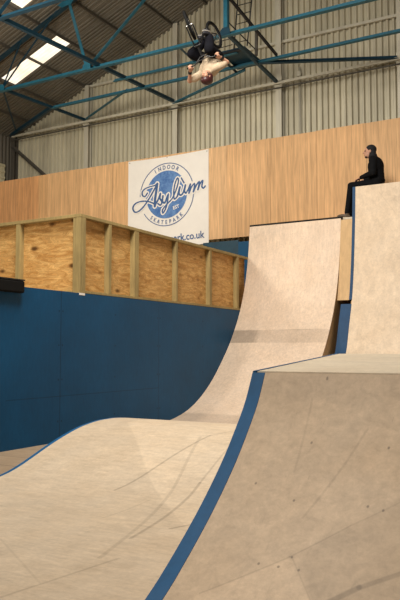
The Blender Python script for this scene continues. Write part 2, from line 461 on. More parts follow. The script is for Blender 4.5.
# purlins
for k in range(13):
    x = -15.87 + 1.07*k
    if x > XR: break
    mb = MB().beam((x, -4, rz(x)-.08), (x, 17.0, rz(x)-.08), .035, .07)
    o = obj('roof_purlin', mb, M['purlin'], loc=(x, 6, rz(x)-.2))
    w = ['nearest the left eave', 'second up from the left eave', 'third up from the left eave', 'fourth up from the left eave', 'fifth up from the left eave', 'sixth up from the left eave'][k] if k < 6 else None
    tag(o, 'dark steel purlin under the brown roof sheets, ' + w if w else 'dark steel purlin high under the roof above the top edge of the photo', 'purlin', 'roof purlins')

# steel columns on the gable wall (cream H sections)
def column(x, where, mat, top):
    t = thing('steel_column', where, 'column', (x, 17.0, 0), 'columns on the gable wall')
    mb = MB().box(x-.08, x+.08, 16.87, 16.885, 0, top).box(x-.08, x+.08, 17.03, 17.045, 0, top).box(x-.008, x+.008, 16.885, 17.03, 0, top)
    obj('shaft', mb, mat, t)
    obj('end_plate', MB().box(x-.12, x+.12, 16.84, 17.05, 8.3, 8.325).box(x-.10, x+.10, 16.855, 16.868, 8.2, 8.55), mat, t)
column(-13.65, 'cream steel column on the corrugated wall, the one left of the white banner', M['column'], rz(-13.65)-.1)
column(-10.43, 'cream steel column rising directly behind the white banner', M['column'], rz(-10.43)-.1)
column(-7.2, 'cream steel column on the corrugated wall right of the upside-down rider', M['column'], rz(-7.2)-.1)
column(-4.0, 'cream steel column at the right edge of the photo above the seated person', M['column'], rz(-4.0)-.1)
column(-16.72, 'dark steel column in the far left corner of the hall', M['purlin'], 8.3)

t = thing('wall_girt', 'long cream steel girt running along the corrugated wall at column mid height', 'girt', (-10, 16.9, 8.3))
obj('rail', MB().box(-16.7, -1.5, 16.78, 16.84, 8.33, 8.40), M['column'], t)
obj('lower_rail', MB().box(-16.7, -1.5, 16.80, 16.84, 8.22, 8.25), M['purlin'], t)
tag(obj('wall_girt', MB().box(-16.4, -1.5, 16.96, 17.03, 9.50, 9.57), M['column']), 'thin cream girt high on the corrugated wall behind the blue trusses', 'girt')
t = thing('conduit', 'thin cream vertical conduit on the corrugated wall right of the wide column', 'conduit', (-6.65, 16.99, 0))
obj('pipe', MB().tube([(-6.65, 17.0, 0.0), (-6.65, 17.0, 8.75)], .028), M['column'], t, smooth=True)
obj('junction_box', MB().box(-6.7, -6.6, 16.93, 17.0, 8.5, 8.62), M['column'], t)
tag(obj('corner_brace', MB().angle((-16.7, 16.8, 8.05), (-15.2, 16.8, 6.85), .09), M['purlin']), 'dark diagonal brace falling from the left corner behind the plywood', 'brace')

# plywood cladding in front of the columns
band = MB()
x = -16.8
def cl(i): return -16.78 + 1.22*i
edges = [-16.78] + [-40+1.22*k for k in range(60) if -16.7 < -40+1.22*k < 3] + [3.2]
for a, b in zip(edges, edges[1:]):
    band.box(a+.002, b-.002, 15.974, 15.998, 4.2, 6.635 + random.uniform(-.008, .008))
tag(obj('plywood_cladding', band, M['band'], loc=(-8, 16, 4.2)), 'tall orange plywood sheet cladding across the back under the corrugated wall', 'cladding')
for k, xx in enumerate(edges[1:-1:2]):
    pass

# ------------------------------------------------------------------ banner
def banner():
    t = thing('banner', 'white skatepark banner with blue round logo hung on the plywood cladding', 'banner', (-10.1, 15.98, 4.1))
    x0, x1, z0, z1 = -11.39, -8.815, 4.1, 6.61
    def yy(x, z):
        u = (x-x0)/(x1-x0); v = (z-z0)/(z1-z0)
        return 15.962 - .003*math.sin(u*17+v*5) * (1-v)**.5 - .003*math.exp(-((u-v*.6)*9)**2)
    nx, nz = 40, 40; vs = []; fs = []
    for j in range(nz+1):
        for i in range(nx+1):
            x = x0+(x1-x0)*i/nx; z = z0+(z1-z0)*j/nz - .03*math.sin(math.pi*i/nx)*(j/nz)
            vs.append((x, yy(x, z), z))
    m = len(vs); vs += [(x, y+.004, z) for x, y, z in vs]
    for j in range(nz):
        for i in range(nx):
            a = j*(nx+1)+i; fs.append((a, a+1, a+nx+2, a+nx+1)); fs.append((a+m, a+nx+1+m, a+nx+2+m, a+1+m))
    for i in range(nx):
        fs.append((i, i+m, i+1+m, i+1)); b = nz*(nx+1)+i; fs.append((b, b+1, b+1+m, b+m))
    for j in range(nz):
        a = j*(nx+1); fs.append((a, a+nx+1, a+nx+1+m, a+m)); a += nx; fs.append((a, a+m, a+nx+1+m, a+nx+1))
    obj('sheet', MB().add(vs, fs), M['banner'], t, smooth=True, autosm=.6)
    cx, cz = -10.122, 5.54
    def flat(pts_list, y):                        # polygons -> thin slabs
        mb = MB()
        for P in pts_list:
            n = len(P); mb.add([(x, y, z) for x, z in P] + [(x, y+.003, z) for x, z in P],
               [tuple(range(n)), tuple(reversed(range(n, 2*n)))] + [(i, (i+1) % n, (i+1) % n+n, i+n) for i in range(n)])
        return mb
    def ring(r0, r1, a0, a1, n=60):
        out = []
        for i in range(n):
            p = a0+(a1-a0)*i/n; q = a0+(a1-a0)*(i+1)/n
            out.append([(cx+r0*math.cos(p), cz+r0*math.sin(p)), (cx+r1*math.cos(p), cz+r1*math.sin(p)), (cx+r1*math.cos(q), cz+r1*math.sin(q)), (cx+r0*math.cos(q), cz+r0*math.sin(q))])
        return out
    obj('logo_disc', flat([[(cx+.655*math.cos(2*math.pi*i/64), cz+.655*math.sin(2*math.pi*i/64)) for i in range(64)]], 15.952), M['ink'], t)
    R = math.radians
    obj('logo_ring', flat(ring(.845, .868, R(18), R(178), 60) + ring(.845, .868, R(213), R(372), 60), 15.952), M['inkgrey'], t)
    S = [[(-10.734,5.642),(-10.817,5.553),(-10.9,5.604),(-10.901,5.702),(-10.801,5.775),(-10.636,5.812),(-10.505,5.825),(-10.407,5.869)],
     [(-10.414,5.861),(-10.439,5.692),(-10.477,5.475),(-10.492,5.255)],
     [(-10.424,5.843),(-10.537,5.675),(-10.667,5.495),(-10.831,5.303),(-11.014,5.168),(-11.148,5.153),(-11.217,5.258),(-11.167,5.366),(-11.033,5.422),(-10.832,5.429),(-10.634,5.38),(-10.47,5.294)],
     [(-10.47,5.294),(-10.373,5.436),(-10.309,5.581),(-10.324,5.458),(-10.259,5.341),(-10.307,5.264),(-10.388,5.313)],
     [(-10.227,5.503),(-10.243,5.367),(-10.162,5.317),(-10.073,5.513)],
     [(-10.051,5.538),(-10.082,5.323),(-10.146,5.137),(-10.225,5.036),(-10.226,5.145),(-10.05,5.306)],
     [(-10.05,5.306),(-9.924,5.415),(-9.798,5.647),(-9.735,5.857),(-9.767,5.943),(-9.846,5.789),(-9.883,5.547),(-9.86,5.381),(-9.766,5.452)],
     [(-9.766,5.452),(-9.688,5.688),(-9.719,5.529),(-9.656,5.468),(-9.578,5.54),(-9.516,5.723),(-9.547,5.564),(-9.5,5.505)],
     [(-9.641,5.928),(-9.563,5.796)],
     [(-9.5,5.505),(-9.423,5.604),(-9.361,5.732),(-9.407,5.494),(-9.331,5.647),(-9.239,5.731),(-9.239,5.636),(-9.269,5.519),(-9.177,5.683),(-9.095,5.767),(-9.101,5.674),(-9.132,5.557),(-9.056,5.722),(-8.986,5.781),(-9.01,5.637),(-8.965,5.578),(-8.911,5.625)]]
    W = [.026, .042, .028, .03, .032, .026, .024, .03, .024, .026]
    def raster(strokes, widths, y, cell=.007):
        """fills the strokes as one flat layer of non-overlapping strips"""
        segs = []
        for pts, w in zip(strokes, widths):
            P = spline(pts, 5)
            for a, b in zip(P, P[1:]):
                dl = math.hypot(b[0]-a[0], b[1]-a[1]); segs.append((a, b, w*(.75+.35*(abs(b[1]-a[1])/dl if dl else 0))))
        rows = {}
        for (ax, az), (bx, bz), w in segs:
            for jz in range(int((min(az, bz)-w)/cell), int((max(az, bz)+w)/cell)+1):
                z = (jz+.5)*cell; lo = hi = None
                for ix in range(int((min(ax, bx)-w)/cell)-1, int((max(ax, bx)+w)/cell)+1):
                    x = (ix+.5)*cell; dx, dz = bx-ax, bz-az; L2 = dx*dx+dz*dz or 1e-9
                    q = min(1, max(0, ((x-ax)*dx+(z-az)*dz)/L2))
                    if (x-ax-q*dx)**2+(z-az-q*dz)**2 < w*w: rows.setdefault(jz, set()).add(ix)
        mb = MB()
        for jz, c in rows.items():
            c = sorted(c); st = c[0]; pv = c[0]
            for v in c[1:] + [10**6]:
                if v != pv+1:
                    a, b = st*cell, (pv+1)*cell; z0_, z1_ = jz*cell, (jz+1)*cell
                    mb.add([(a, y, z0_), (b, y, z0_), (b, y, z1_), (a, y, z1_)], [(0, 1, 2, 3)]); st = v
                pv = v
        return mb
    obj('logo_script_outline', raster(S, [w*.8+.034 for w in W], 15.9505), M['banner'], t)
    obj('logo_script', raster(S, [w*.85 for w in W], 15.949), M['inkdark'], t)
    def text(name, s, size, pos, ang=0, mat='inkdark', sx=1., bold=.0, y=15.953, par=t, spacing=1.):
        cu = bpy.data.curves.new(name, 'FONT'); cu.body = s; cu.size = size; cu.align_x = 'CENTER'; cu.extrude = .001; cu.offset = bold; cu.space_character = spacing
        ob = bpy.data.objects.new(name, cu); COL.objects.link(ob)
        dg = bpy.context.evaluated_depsgraph_get(); dg.update()
        me = bpy.data.meshes.new_from_object(ob.evaluated_get(dg)); bpy.data.objects.remove(ob)
        mat_ = Matrix.Translation((pos[0], y, pos[1])) @ Matrix.Rotation(-ang, 4, 'Y') @ Matrix.Rotation(math.pi/2, 4, 'X') @ Matrix.Scale(sx, 4, (1,0,0))
        me.transform(mat_); return me
    def join(name, mes, mat):
        mb = MB()
        for me in mes: mb.add([tuple(v.co) for v in me.vertices], [tuple(p.vertices) for p in me.polygons])
        return obj(name, mb, mat, t)
    L = []
    for i, ch in enumerate('INDOOR'):
        a = R(90 + 11.2*(2.5-i)); r = .70
        L.append(text('c', ch, .155, (cx+r*math.cos(a), cz+r*math.sin(a)), a-R(90), sx=.85, bold=.004))
    join('indoor_lettering', L, M['inkgrey'])
    L = []
    for i, ch in enumerate('SKATEPARK'):
        a = R(270 + 9.6*(i-4)); r = .81
        L.append(text('c', ch, .15, (cx+r*math.cos(a), cz+r*math.sin(a)), a-R(270), sx=.8, bold=.004))
    join('skatepark_lettering', L, M['inkgrey'])
    join('est_lettering', [text('c', 'EST', .13, (-9.80, 5.12), R(12), bold=.003, y=15.950)], M['banner'])
    join('web_address', [text('c', 'skatepark.co.uk', .27, (-9.74, 4.24), R(2), sx=.93, bold=.004)], M['inkdark'])
    for ex in (x0+.05, (x0+x1)/2, x1-.05):
        obj('eyelet', MB().torus((ex, 15.958, z1-.05), (1,0,0), (0,0,1), .014, .003, 14, 6), M['dark'], t)
banner()

# ------------------------------------------------------------------ blue wall, raised deck, timber box
t = thing('blue_wall', 'long dark blue painted plywood wall on the left below the timber box', 'wall panel', (XW-.05, 7, 0))
obj('panel', MB().box(XW-.02, XW, -2, 14.45, 0, 2.195), M['wallblue'], t)
fr = MB()
for y in [-1.9+1.22*k for k in range(14)]: fr.box(XW-.12, XW-.022, y, y+.045, 0, 2.15)
fr.box(XW-.12, XW-.022, -2, 14.45, 2.152, 2.19)
obj('frame', fr, M['stud'], t)
t = thing('raised_deck', 'raised wooden deck behind the blue wall, hidden under the timber box', 'deck', (-12, 7, 0))
obj('deck_boards', MB().box(-16.7, XW-.13, -2, 15.95, 2.10, 2.17), M['deck'], t)
for x in (-16.4, -13.3, -10.2, -7.2):
    for y in (-1.5, 4.2, 9.9, 15.6): obj('post', MB().box(x-.05, x+.05, y-.05, y+.05, 0, 2.10), M['stud'], t)

Yb, Zb0, Zb1 = 8.39, 2.2, 3.42
t = thing('timber_box', 'timber framed box of knotty plywood standing above the blue wall', 'box', (XW-.1, Yb, Zb0))
TH = .10
obj('plywood_side', MB().box(XW-TH-.014, XW-TH, Yb+TH, 14.30, Zb0, Zb1-.04), M['knot'], t)
obj('plywood_front', MB().box(-12.2, XW-TH, Yb+TH, Yb+TH+.014, Zb0, Zb1-.04), M['knot'], t)
obj('top_rail', MB().box(XW-TH, XW, Yb+.10, 14.30, Zb1-.05, Zb1), M['stud'], t, bevel=.003)
obj('top_rail', MB().box(-12.2, XW, Yb, Yb+TH, Zb1-.05, Zb1), M['stud'], t, bevel=.003)
obj('bottom_rail', MB().box(XW-TH, XW-.004, Yb+.11, 14.30, Zb0, Zb0+.04), M['stud'], t, bevel=.003)
obj('bottom_rail', MB().box(-12.2, XW-.16, Yb+.005, Yb+TH, Zb0, Zb0+.04), M['stud'], t, bevel=.003)
obj('corner_post', MB().box(XW-.10, XW-.003, Yb+.003, Yb+.055, Zb0, Zb1-.05), M['stud'], t, bevel=.003)
obj('corner_post', MB().box(XW-.045, XW-.001, Yb+.058, Yb+.135, Zb0, Zb1-.05), M['stud'], t, bevel=.003)
obj('corner_post', MB().box(XW-.15, XW-.105, Yb+.006, Yb+.1, Zb0, Zb1-.05), M['stud'], t, bevel=.003)
for y0, y1 in ((9.12, 9.19), (9.84, 9.97), (11.20, 11.26), (12.50, 12.59), (13.74, 13.83)):
    obj('stud', MB().box(XW-TH, XW-.004, y0, y1, Zb0+.04, Zb1-.05), M['stud'], t, bevel=.003)
for x in (-8.17, -9.4, -10.6):
    obj('stud', MB().box(x-.045, x+.045, Yb+.004, Yb+TH, Zb0+.04, Zb1-.05), M['stud'], t, bevel=.003)
obj('packing_block', MB().box(XW-.10, XW+.004, Yb-.015, Yb+.12, Zb0-.035, Zb0-.002), M['banner'], t)

t = thing('padded_rail', 'black padded rail lying on the left end of the blue wall', 'rail', (-6.86, 6, 2.08))
obj('pad', MB().box(-6.868, -6.79, 3.2, 7.13, 2.10, 2.265), M['rubber'], t, bevel=.02)
obj('cap', MB().box(-6.95, -6.79, 3.2, 7.13, 2.268, 2.285), M['black'], t)

# low screens on the deck behind the box
tag(obj('low_screen', MB().box(-7.87, -6.95, 15.80, 15.83, 2.17, 4.05), M['wallblue']), 'small bright blue screen showing between timber box and big ramp', 'screen')
tag(obj('low_screen', MB().box(-8.9, -7.875, 15.82, 15.85, 2.17, 4.10), M['dteal']), 'dark slate screen just left of the small bright blue one', 'screen')

# ------------------------------------------------------------------ ramps
def close(prof, yb, zb=0.): return list(prof) + [(yb, prof[-1][1]), (yb, zb), (prof[0][0], zb)]
QP = spline([(10.3,.015), (10.7,.03), (11.16,.085), (11.63,.2), (12.09,.4), (12.58,.72), (13.12,1.21), (13.51,1.65), (13.86,2.18), (14.12,2.78), (14.28,3.40), (14.39,4.15)], 6)
t = thing('quarter_pipe', 'tall curved plywood quarter pipe rising from the end of the blue wall', 'ramp', (-5.8, 13, 0))
q_in = offset(QP, .03)
q_in = [(y, max(z, 0.0)) for y, z in q_in]
body = [p for p in q_in if p[1] > .002]
obj('carcass', MB().prism_x([(body[0][0], 0)] + body[:-1] + [(body[-1][0], 4.10), (15.95, 4.10), (15.95, 0)], -6.86, -4.735), M['ply'], t)
obj('riding_surface', MB().sheet_x(QP, XW+.002, -4.73, .024), M['quarter'], t, smooth=True, autosm=.5)
obj('deck', MB().box(-6.86, -4.45, 14.44, 15.96, 4.105, 4.145), M['deck'], t)
obj('coping', MB().tube([(-6.874, 14.405, 4.145), (-4.70, 14.405, 4.145)], .026, 12), M['dark'], t, smooth=True, autosm=.6)

TP = spline([(10.6,.015), (11.1,.03), (11.6,.095), (12.1,.22), (12.55,.42), (13.0,.72), (13.38,1.05), (13.62,1.33), (13.82,1.83), (14.03,2.36), (14.17,2.95), (14.27,3.6), (14.34,4.2), (14.39,4.77)], 6)
XT = -4.437
t = thing('quarter_pipe', 'tallest plywood quarter pipe at the right edge with the seated person on top', 'ramp', (-3, 13, 0))
b = [p for p in offset(TP, .03) if p[1] > .002]
obj('carcass', MB().prism_x([(b[0][0], 0)] + b[:-1] + [(b[-1][0], 4.73), (15.95, 4.73), (15.95, 0)], XT+.01, 1.5), M['ply'], t)
obj('riding_surface', MB().sheet_x(TP, XT+.035, 1.5, .024), M['tall'], t, smooth=True, autosm=.5)
obj('deck', MB().box(XT+.01, 1.5, 14.40, 15.96, 4.735, 4.77), M['deck'], t)
o = obj('edge_strip', MB().sheet_x([p for p in offset(TP, -.004) if p[1] > 2.35], XT-.028, XT+.033, .05), M['navy'], t, smooth=True, autosm=.5)
o['label'] = 'narrow upper navy painted edge'
low = [p for p in offset(TP, -.004) if .3 < p[1] < 2.36]
o = obj('edge_strip', MB().sheet_x(low, XT-.19, XT+.033, .05), M['navy'], t, smooth=True, autosm=.5)
o['label'] = 'wider dark navy lower edge'
obj('side_filler', MB().sheet_x([(y, z) for y, z in offset(TP, .02) if 2.35 < z < 4.0]+[(14.375,4.09)], -4.722, XT-.032, .03), M['ply'], t, smooth=True, autosm=.5)

# hump ramp (roller) left of the front ramp
HP = spline([(.2,.012), (2.5,.012), (3.9,.012), (4.35,.014), (4.7,.025), (5.0,.05), (5.284,.09), (5.492,.145), (5.71,.222), (5.94,.305), (6.19,.383), (6.45,.448), (6.72,.486), (6.95,.496), (7.2,.490), (7.6,.44), (8.1,.30), (8.6,.13), (9.0,.03)], 6)
t = thing('hump_ramp', 'low plywood hump with a rounded crest in the left foreground', 'ramp', (-3.5, 6, 0))
raised = [p for p in offset(HP, .02) if p[1] > .004]
obj('carcass', MB().prism_x([(raised[0][0], 0)] + raised + [(raised[-1][0], 0)], -5.27, -1.74), M['edge'], t)
obj('riding_surface', MB().sheet_x(HP, -5.241, -1.735, .012), M['hump'], t, smooth=True, autosm=.5)
o = obj('edge_strip', MB().sheet_x([p for p in HP if p[1] > .03], -5.285, -5.243, .014), M['edge'], t, smooth=True, autosm=.5); o['label'] = 'blue painted left edge'

RP = spline([(1.0,.012), (1.35,.015), (1.65,.03), (1.95,.075), (2.24,.165), (2.524,.288), (2.721,.4), (2.971,.567), (3.195,.745), (3.36,.905), (3.487,1.048), (3.584,1.205)], 6)
X0 = -1.70; X1 = 2.6
t = thing('front_ramp', 'large plywood ramp filling the right foreground with a blue painted edge', 'ramp', (0, 3, 0))
b = [p for p in offset(RP, .02) if p[1] > .004]
DK = [(3.60, 1.212), (5.02, 1.303)]
obj('carcass', MB().prism_x([(b[0][0], 0)] + b[:-1] + [(3.61, 1.185), (5.02, 1.275), (5.02, 0)], X0+.005, X1), M['ply'], t)
obj('riding_surface', MB().sheet_x(RP, X0+.078, X1, .016), M['front'], t, smooth=True, autosm=.5)
o = obj('edge_strip', MB().sheet_x(RP, X0, X0+.076, .018), M['edge'], t, smooth=True, autosm=.5); o['label'] = 'blue painted left edge'
obj('deck', MB().sheet_x(DK, X0+.022, X1, .024), M['deck'], t)
o = obj('deck_edge', MB().sheet_x([(3.588, 1.214), (5.02, 1.305)], X0, X0+.02, .024), M['edge'], t); o['label'] = 'thin blue edge of the deck'

# ------------------------------------------------------------------ roof steel
ZN = 8.43
YF = 13.65
W = {i: V((-16.85+3.22*i, 16.86, ZN)) for i in range(5)}      # nodes on the columns
W = {0: V((-16.75,16.8,ZN)), 1: V((-13.65,16.8,ZN)), 2: V((-10.43,16.8,ZN)), 3: V((-7.22,16.8,ZN)), 4: V((-4.05,16.8,ZN))}
N = {1: V((-13.95,YF,ZN)), 2: V((-11.0,YF,ZN)), 3: V((-7.08,YF,ZN))}
def rafter_z(x): return 9.55 + .394*(x+13.6)
def truss(Y, label, mats, full=True):
    t = thing('roof_truss', label, 'roof truss', (-9, Y, ZN), 'blue steel roof trusses')
    obj('bottom_chord', MB().angle((-16.7, Y, ZN-.02), (-2.5, Y, ZN-.02), .115, .014), mats[0], t)
    obj('rafter', MB().angle((-16.7, Y, rafter_z(-16.7)), (-2.5, Y, rafter_z(-2.5)), .15, .016), mats[1], t)
    nd = [(-16.0, -13.95), (-13.24, -13.95), (-12.05, -13.95), (-11.62, -11.0), (-5.6, -11.0)]
    thick = [.07, .045, .05, .085, .085]
    for (xt, xb), w in zip(nd, thick):
        zt = rafter_z(xt)
        m = mats[1] if xb < -12 else mats[0]
        obj('web_member', MB().angle((xb, Y-.03, ZN), (xt, Y-.03, zt), w, .010), m, t)
    obj('post', MB().angle((-7.08, Y, ZN), (-7.08, Y, rafter_z(-7.08)), .10, .012), mats[0], t)
    for x in (-13.95, -11.0, -7.08):
        g = MB().prism_x([(0, 0)], 0, 0) if False else MB()
        P = [(x-.13, ZN-.08), (x+.13, ZN-.06), (x+.12, ZN+.05), (x+.05, ZN+.10), (x-.06, ZN+.10), (x-.12, ZN+.04)]
        g.add([(a, yy, c) for yy in (Y-.075, Y-.06) for a, c in P], [tuple(range(6)), tuple(range(11, 5, -1))] + [(i, (i+1) % 6, (i+1) % 6+6, i+6) for i in range(6)])
        obj('gusset_plate', g, mats[1] if x > -8 else mats[0], t)
    x = -11.6; P = [(x-.35, rafter_z(x-.35)+.03), (x-.2, rafter_z(x)-.2), (x+.1, rafter_z(x)-.17), (x+.4, rafter_z(x+.4)+.0), (x+.35, rafter_z(x+.35)+.06)]
    obj('gusset_plate', MB().add([(a, yy, c) for yy in (Y-.11, Y-.10) for a, c in P], [tuple(range(5)), tuple(range(9, 4, -1))] + [(i, (i+1) % 5, (i+1) % 5+5, i+5) for i in range(5)]), mats[0], t)
truss(YF, 'teal steel roof truss crossing the photo just behind the upside-down rider', (M['teal'], M['dteal']))
truss(10.55, 'dark steel roof truss cut off by the top left corner of the photo', (M['dteal'], M['dteal']))

t = thing('wind_girder', 'flat teal steel bracing between roof truss and corrugated wall', 'bracing', (-9, 15.4, ZN))
YM = 15.42; YA = 14.65
def mem(name, a, b, w, mat): obj(name, MB().angle(a, b, w, .012), mat, t)
M1 = V((-13.75,YM,ZN)); M2 = V((-11.1,YM,ZN)); M3 = V((-7.6,YM+.2,ZN))
mem('chord', (-13.75,YM,ZN), (-2.5,YM,ZN), .10, M['teal'])
mem('chord', (-10.95,YA,ZN), (-7.3,YA,ZN), .085, M['teal'])
mem('tie', W[2]+V((0,0,.02)), V((-10.99,10.55,ZN+.02)), .085, M['dteal'])
mem('tie', W[1], N[1], .075, M['dteal'])
mem('tie', V((-7.22,16.8,ZN-.03)), V((-7.05,YF,ZN-.03)), .075, M['dteal'])
mem('tie', (-8.357,YF+.06,ZN), (-8.47,YA,ZN), .055, M['dteal'])
mem('diagonal', M1, W[0]+V((0,0,-.02)), .09, M['dteal'])
mem('diagonal', W[1]+V((0,0,.03)), M2+V((0,0,.03)), .075, M['teal'])
mem('diagonal', W[2]+V((0,0,-.03)), M3+V((0,0,-.03)), .085, M['teal'])
mem('diagonal', (-7.1,YM,ZN-.02), W[4]+V((0,0,-.02)), .10, M['dteal'])
mem('diagonal', N[1]+V((0,0,.05)), V((-16.6,YF-.5,ZN-.0)), .08, M['dteal'])
obj('hanger', MB().angle((-14.0, YF+.08, ZN), (-16.4, 16.7, ZN+.02), .05, .01), M['dteal'], t)
obj('raking_brace', MB().angle((-6.62, YM, ZN+.05), (-7.02, YF-.1, 9.26), .055, .01), M['black'], t)

t = thing('access_platform', 'small dark blue steel platform among the roof bracing beside the rider', 'platform', (-7.4, 15.1, ZN))
obj('floor_plate', MB().add([(-7.75,14.62,ZN+.05), (-7.10,14.62,ZN+.05), (-7.10,15.75,ZN+.05), (-7.85,15.75,ZN+.05), (-7.75,14.62,ZN+.075), (-7.10,14.62,ZN+.075), (-7.10,15.75,ZN+.075), (-7.85,15.75,ZN+.075)],
    [(0,3,2,1), (4,5,6,7), (0,1,5,4), (1,2,6,5), (2,3,7,6), (3,0,4,7)]), M['dteal'], t)
obj('edge_angle', MB().angle((-7.78,14.6,ZN+.02), (-7.1,14.6,ZN+.02), .09, .012), M['black'], t)
obj('edge_angle', MB().angle((-7.80,14.6,ZN+.02), (-7.88,15.8,ZN+.02), .07, .012), M['black'], t)
obj('post', MB().beam((-7.02,15.1,ZN), (-6.98,15.05,9.1), .06, .06), M['purlin'], t)
obj('handrail', MB().tube([(-7.3,14.0,8.96), (-7.05,15.15,8.60)], .014, 8), M['black'], t, smooth=True)
t = thing('ladder', 'thin dark ladder standing on the small roof platform', 'ladder', (-7.2, 14.7, ZN))
def lad(a, b):
    a, b = V(a), V(b); return a, b
A0, A1 = V((-7.38,14.62,8.5)), V((-7.26,14.75,10.6)); B0, B1 = V((-7.03,14.62,8.5)), V((-6.86,14.75,10.6))
obj('rail', MB().tube([A0, A1], .016, 8), M['black'], t, smooth=True)
obj('rail', MB().tube([B0, B1], .016, 8), M['black'], t, smooth=True)
for k in range(9):
    u = (k+.6)/9; obj('rung', MB().tube([A0.lerp(A1, u), B0.lerp(B1, u)], .010, 6), M['black'], t, smooth=True)
o = MB()
for k in range(3): o.tube([V((-7.9+.0*k, 14.66, 8.62+.16*k)), V((-7.44, 14.66, 8.63+.16*k))], .010, 6)
tag(obj('guard_rail', o, M['black']), 'three thin dark guard bars left of the roof ladder', 'guard rail')

# ------------------------------------------------------------------ people
SKIN = plain('skin', (.50, .27, .18), .55, 0, .08, 20)
def head(mb, c, fwd, up, s=1., eyes=None):
    f = V(fwd).normalized(); u = V(up); u = (u - f*u.dot(f)).normalized(); r = f.cross(u); c = V(c)
    P = lambda a, b, d: c + f*(a*s) + r*(b*s) + u*(d*s)
    mb.ell(P(-.012,0,.035), (f*.096*s, r*.076*s, u*.088*s))         # cranium
    mb.ell(P(.022,0,-.035), (f*.066*s, r*.058*s, u*.075*s))         # face
    mb.ell(P(.048,0,-.082), (f*.034*s, r*.034*s, u*.026*s))         # chin
    mb.capsule(P(.080,0,.018), P(.104,0,-.022), .008*s, .014*s)      # nose
    mb.capsule(P(.076,-.034,.030), P(.076,.034,.030), .012*s, .012*s) # brow
    mb.capsule(P(.086,-.018,-.052), P(.086,.018,-.052), .008*s, .008*s) # mouth
    for q in (-1, 1):
        mb.ell(P(-.005,q*.078,.0), (f*.018*s, r*.009*s, u*.031*s))   # ears
        mb.ell(P(.055,q*.036,-.018), (f*.022*s, r*.022*s, u*.022*s)) # cheek
        if eyes is not None: eyes.append(MB().ell(P(.081,q*.030,.010), (f*.011*s, r*.014*s, u*.009*s), 12, 8))
    return f, r, u, P
def hand(mb, wrist, d, n, thumb, curl=.5, s=1.):
    """d finger direction, n palm normal (fingers close towards n), thumb side"""
    d = V(d).normalized(); n = V(n); n = (n - d*n.dot(d)).normalized(); t = V(thumb); t = (t - d*t.dot(d) - n*t.dot(n)).normalized(); w = V(wrist)
    for k in range(4):
        off = t*((1.5-k)*.020*s)
        root = w + d*(.088*s) + off; mb.capsule(w + d*.015*s + off*.7, root, .013*s, .0115*s)
        L = (.040, .045, .042, .033)[k]*s; a = curl*1.0
        p1 = root + (d*math.cos(a) + n*math.sin(a))*L; a2 = a + curl*1.5
        p2 = p1 + (d*math.cos(a2) + n*math.sin(a2))*L*.72; a3 = a2 + curl
        p3 = p2 + (d*math.cos(a3) + n*math.sin(a3))*L*.5
        mb.capsule(root, p1, .0098*s, .0092*s); mb.capsule(p1, p2, .0092*s, .0086*s); mb.capsule(p2, p3, .0086*s, .0075*s)
    b = w + d*.03*s + t*.026*s; q1 = b + (d*.6 + t*.7 + n*.25).normalized()*.038*s; q2 = q1 + (d*.8 + t*.1 + n*.6*curl*2).normalized()*.034*s
    mb.capsule(w + d*.012*s, b, .014*s, .015*s); mb.capsule(b, q1, .0135*s, .011*s); mb.capsule(q1, q2, .011*s, .009*s)

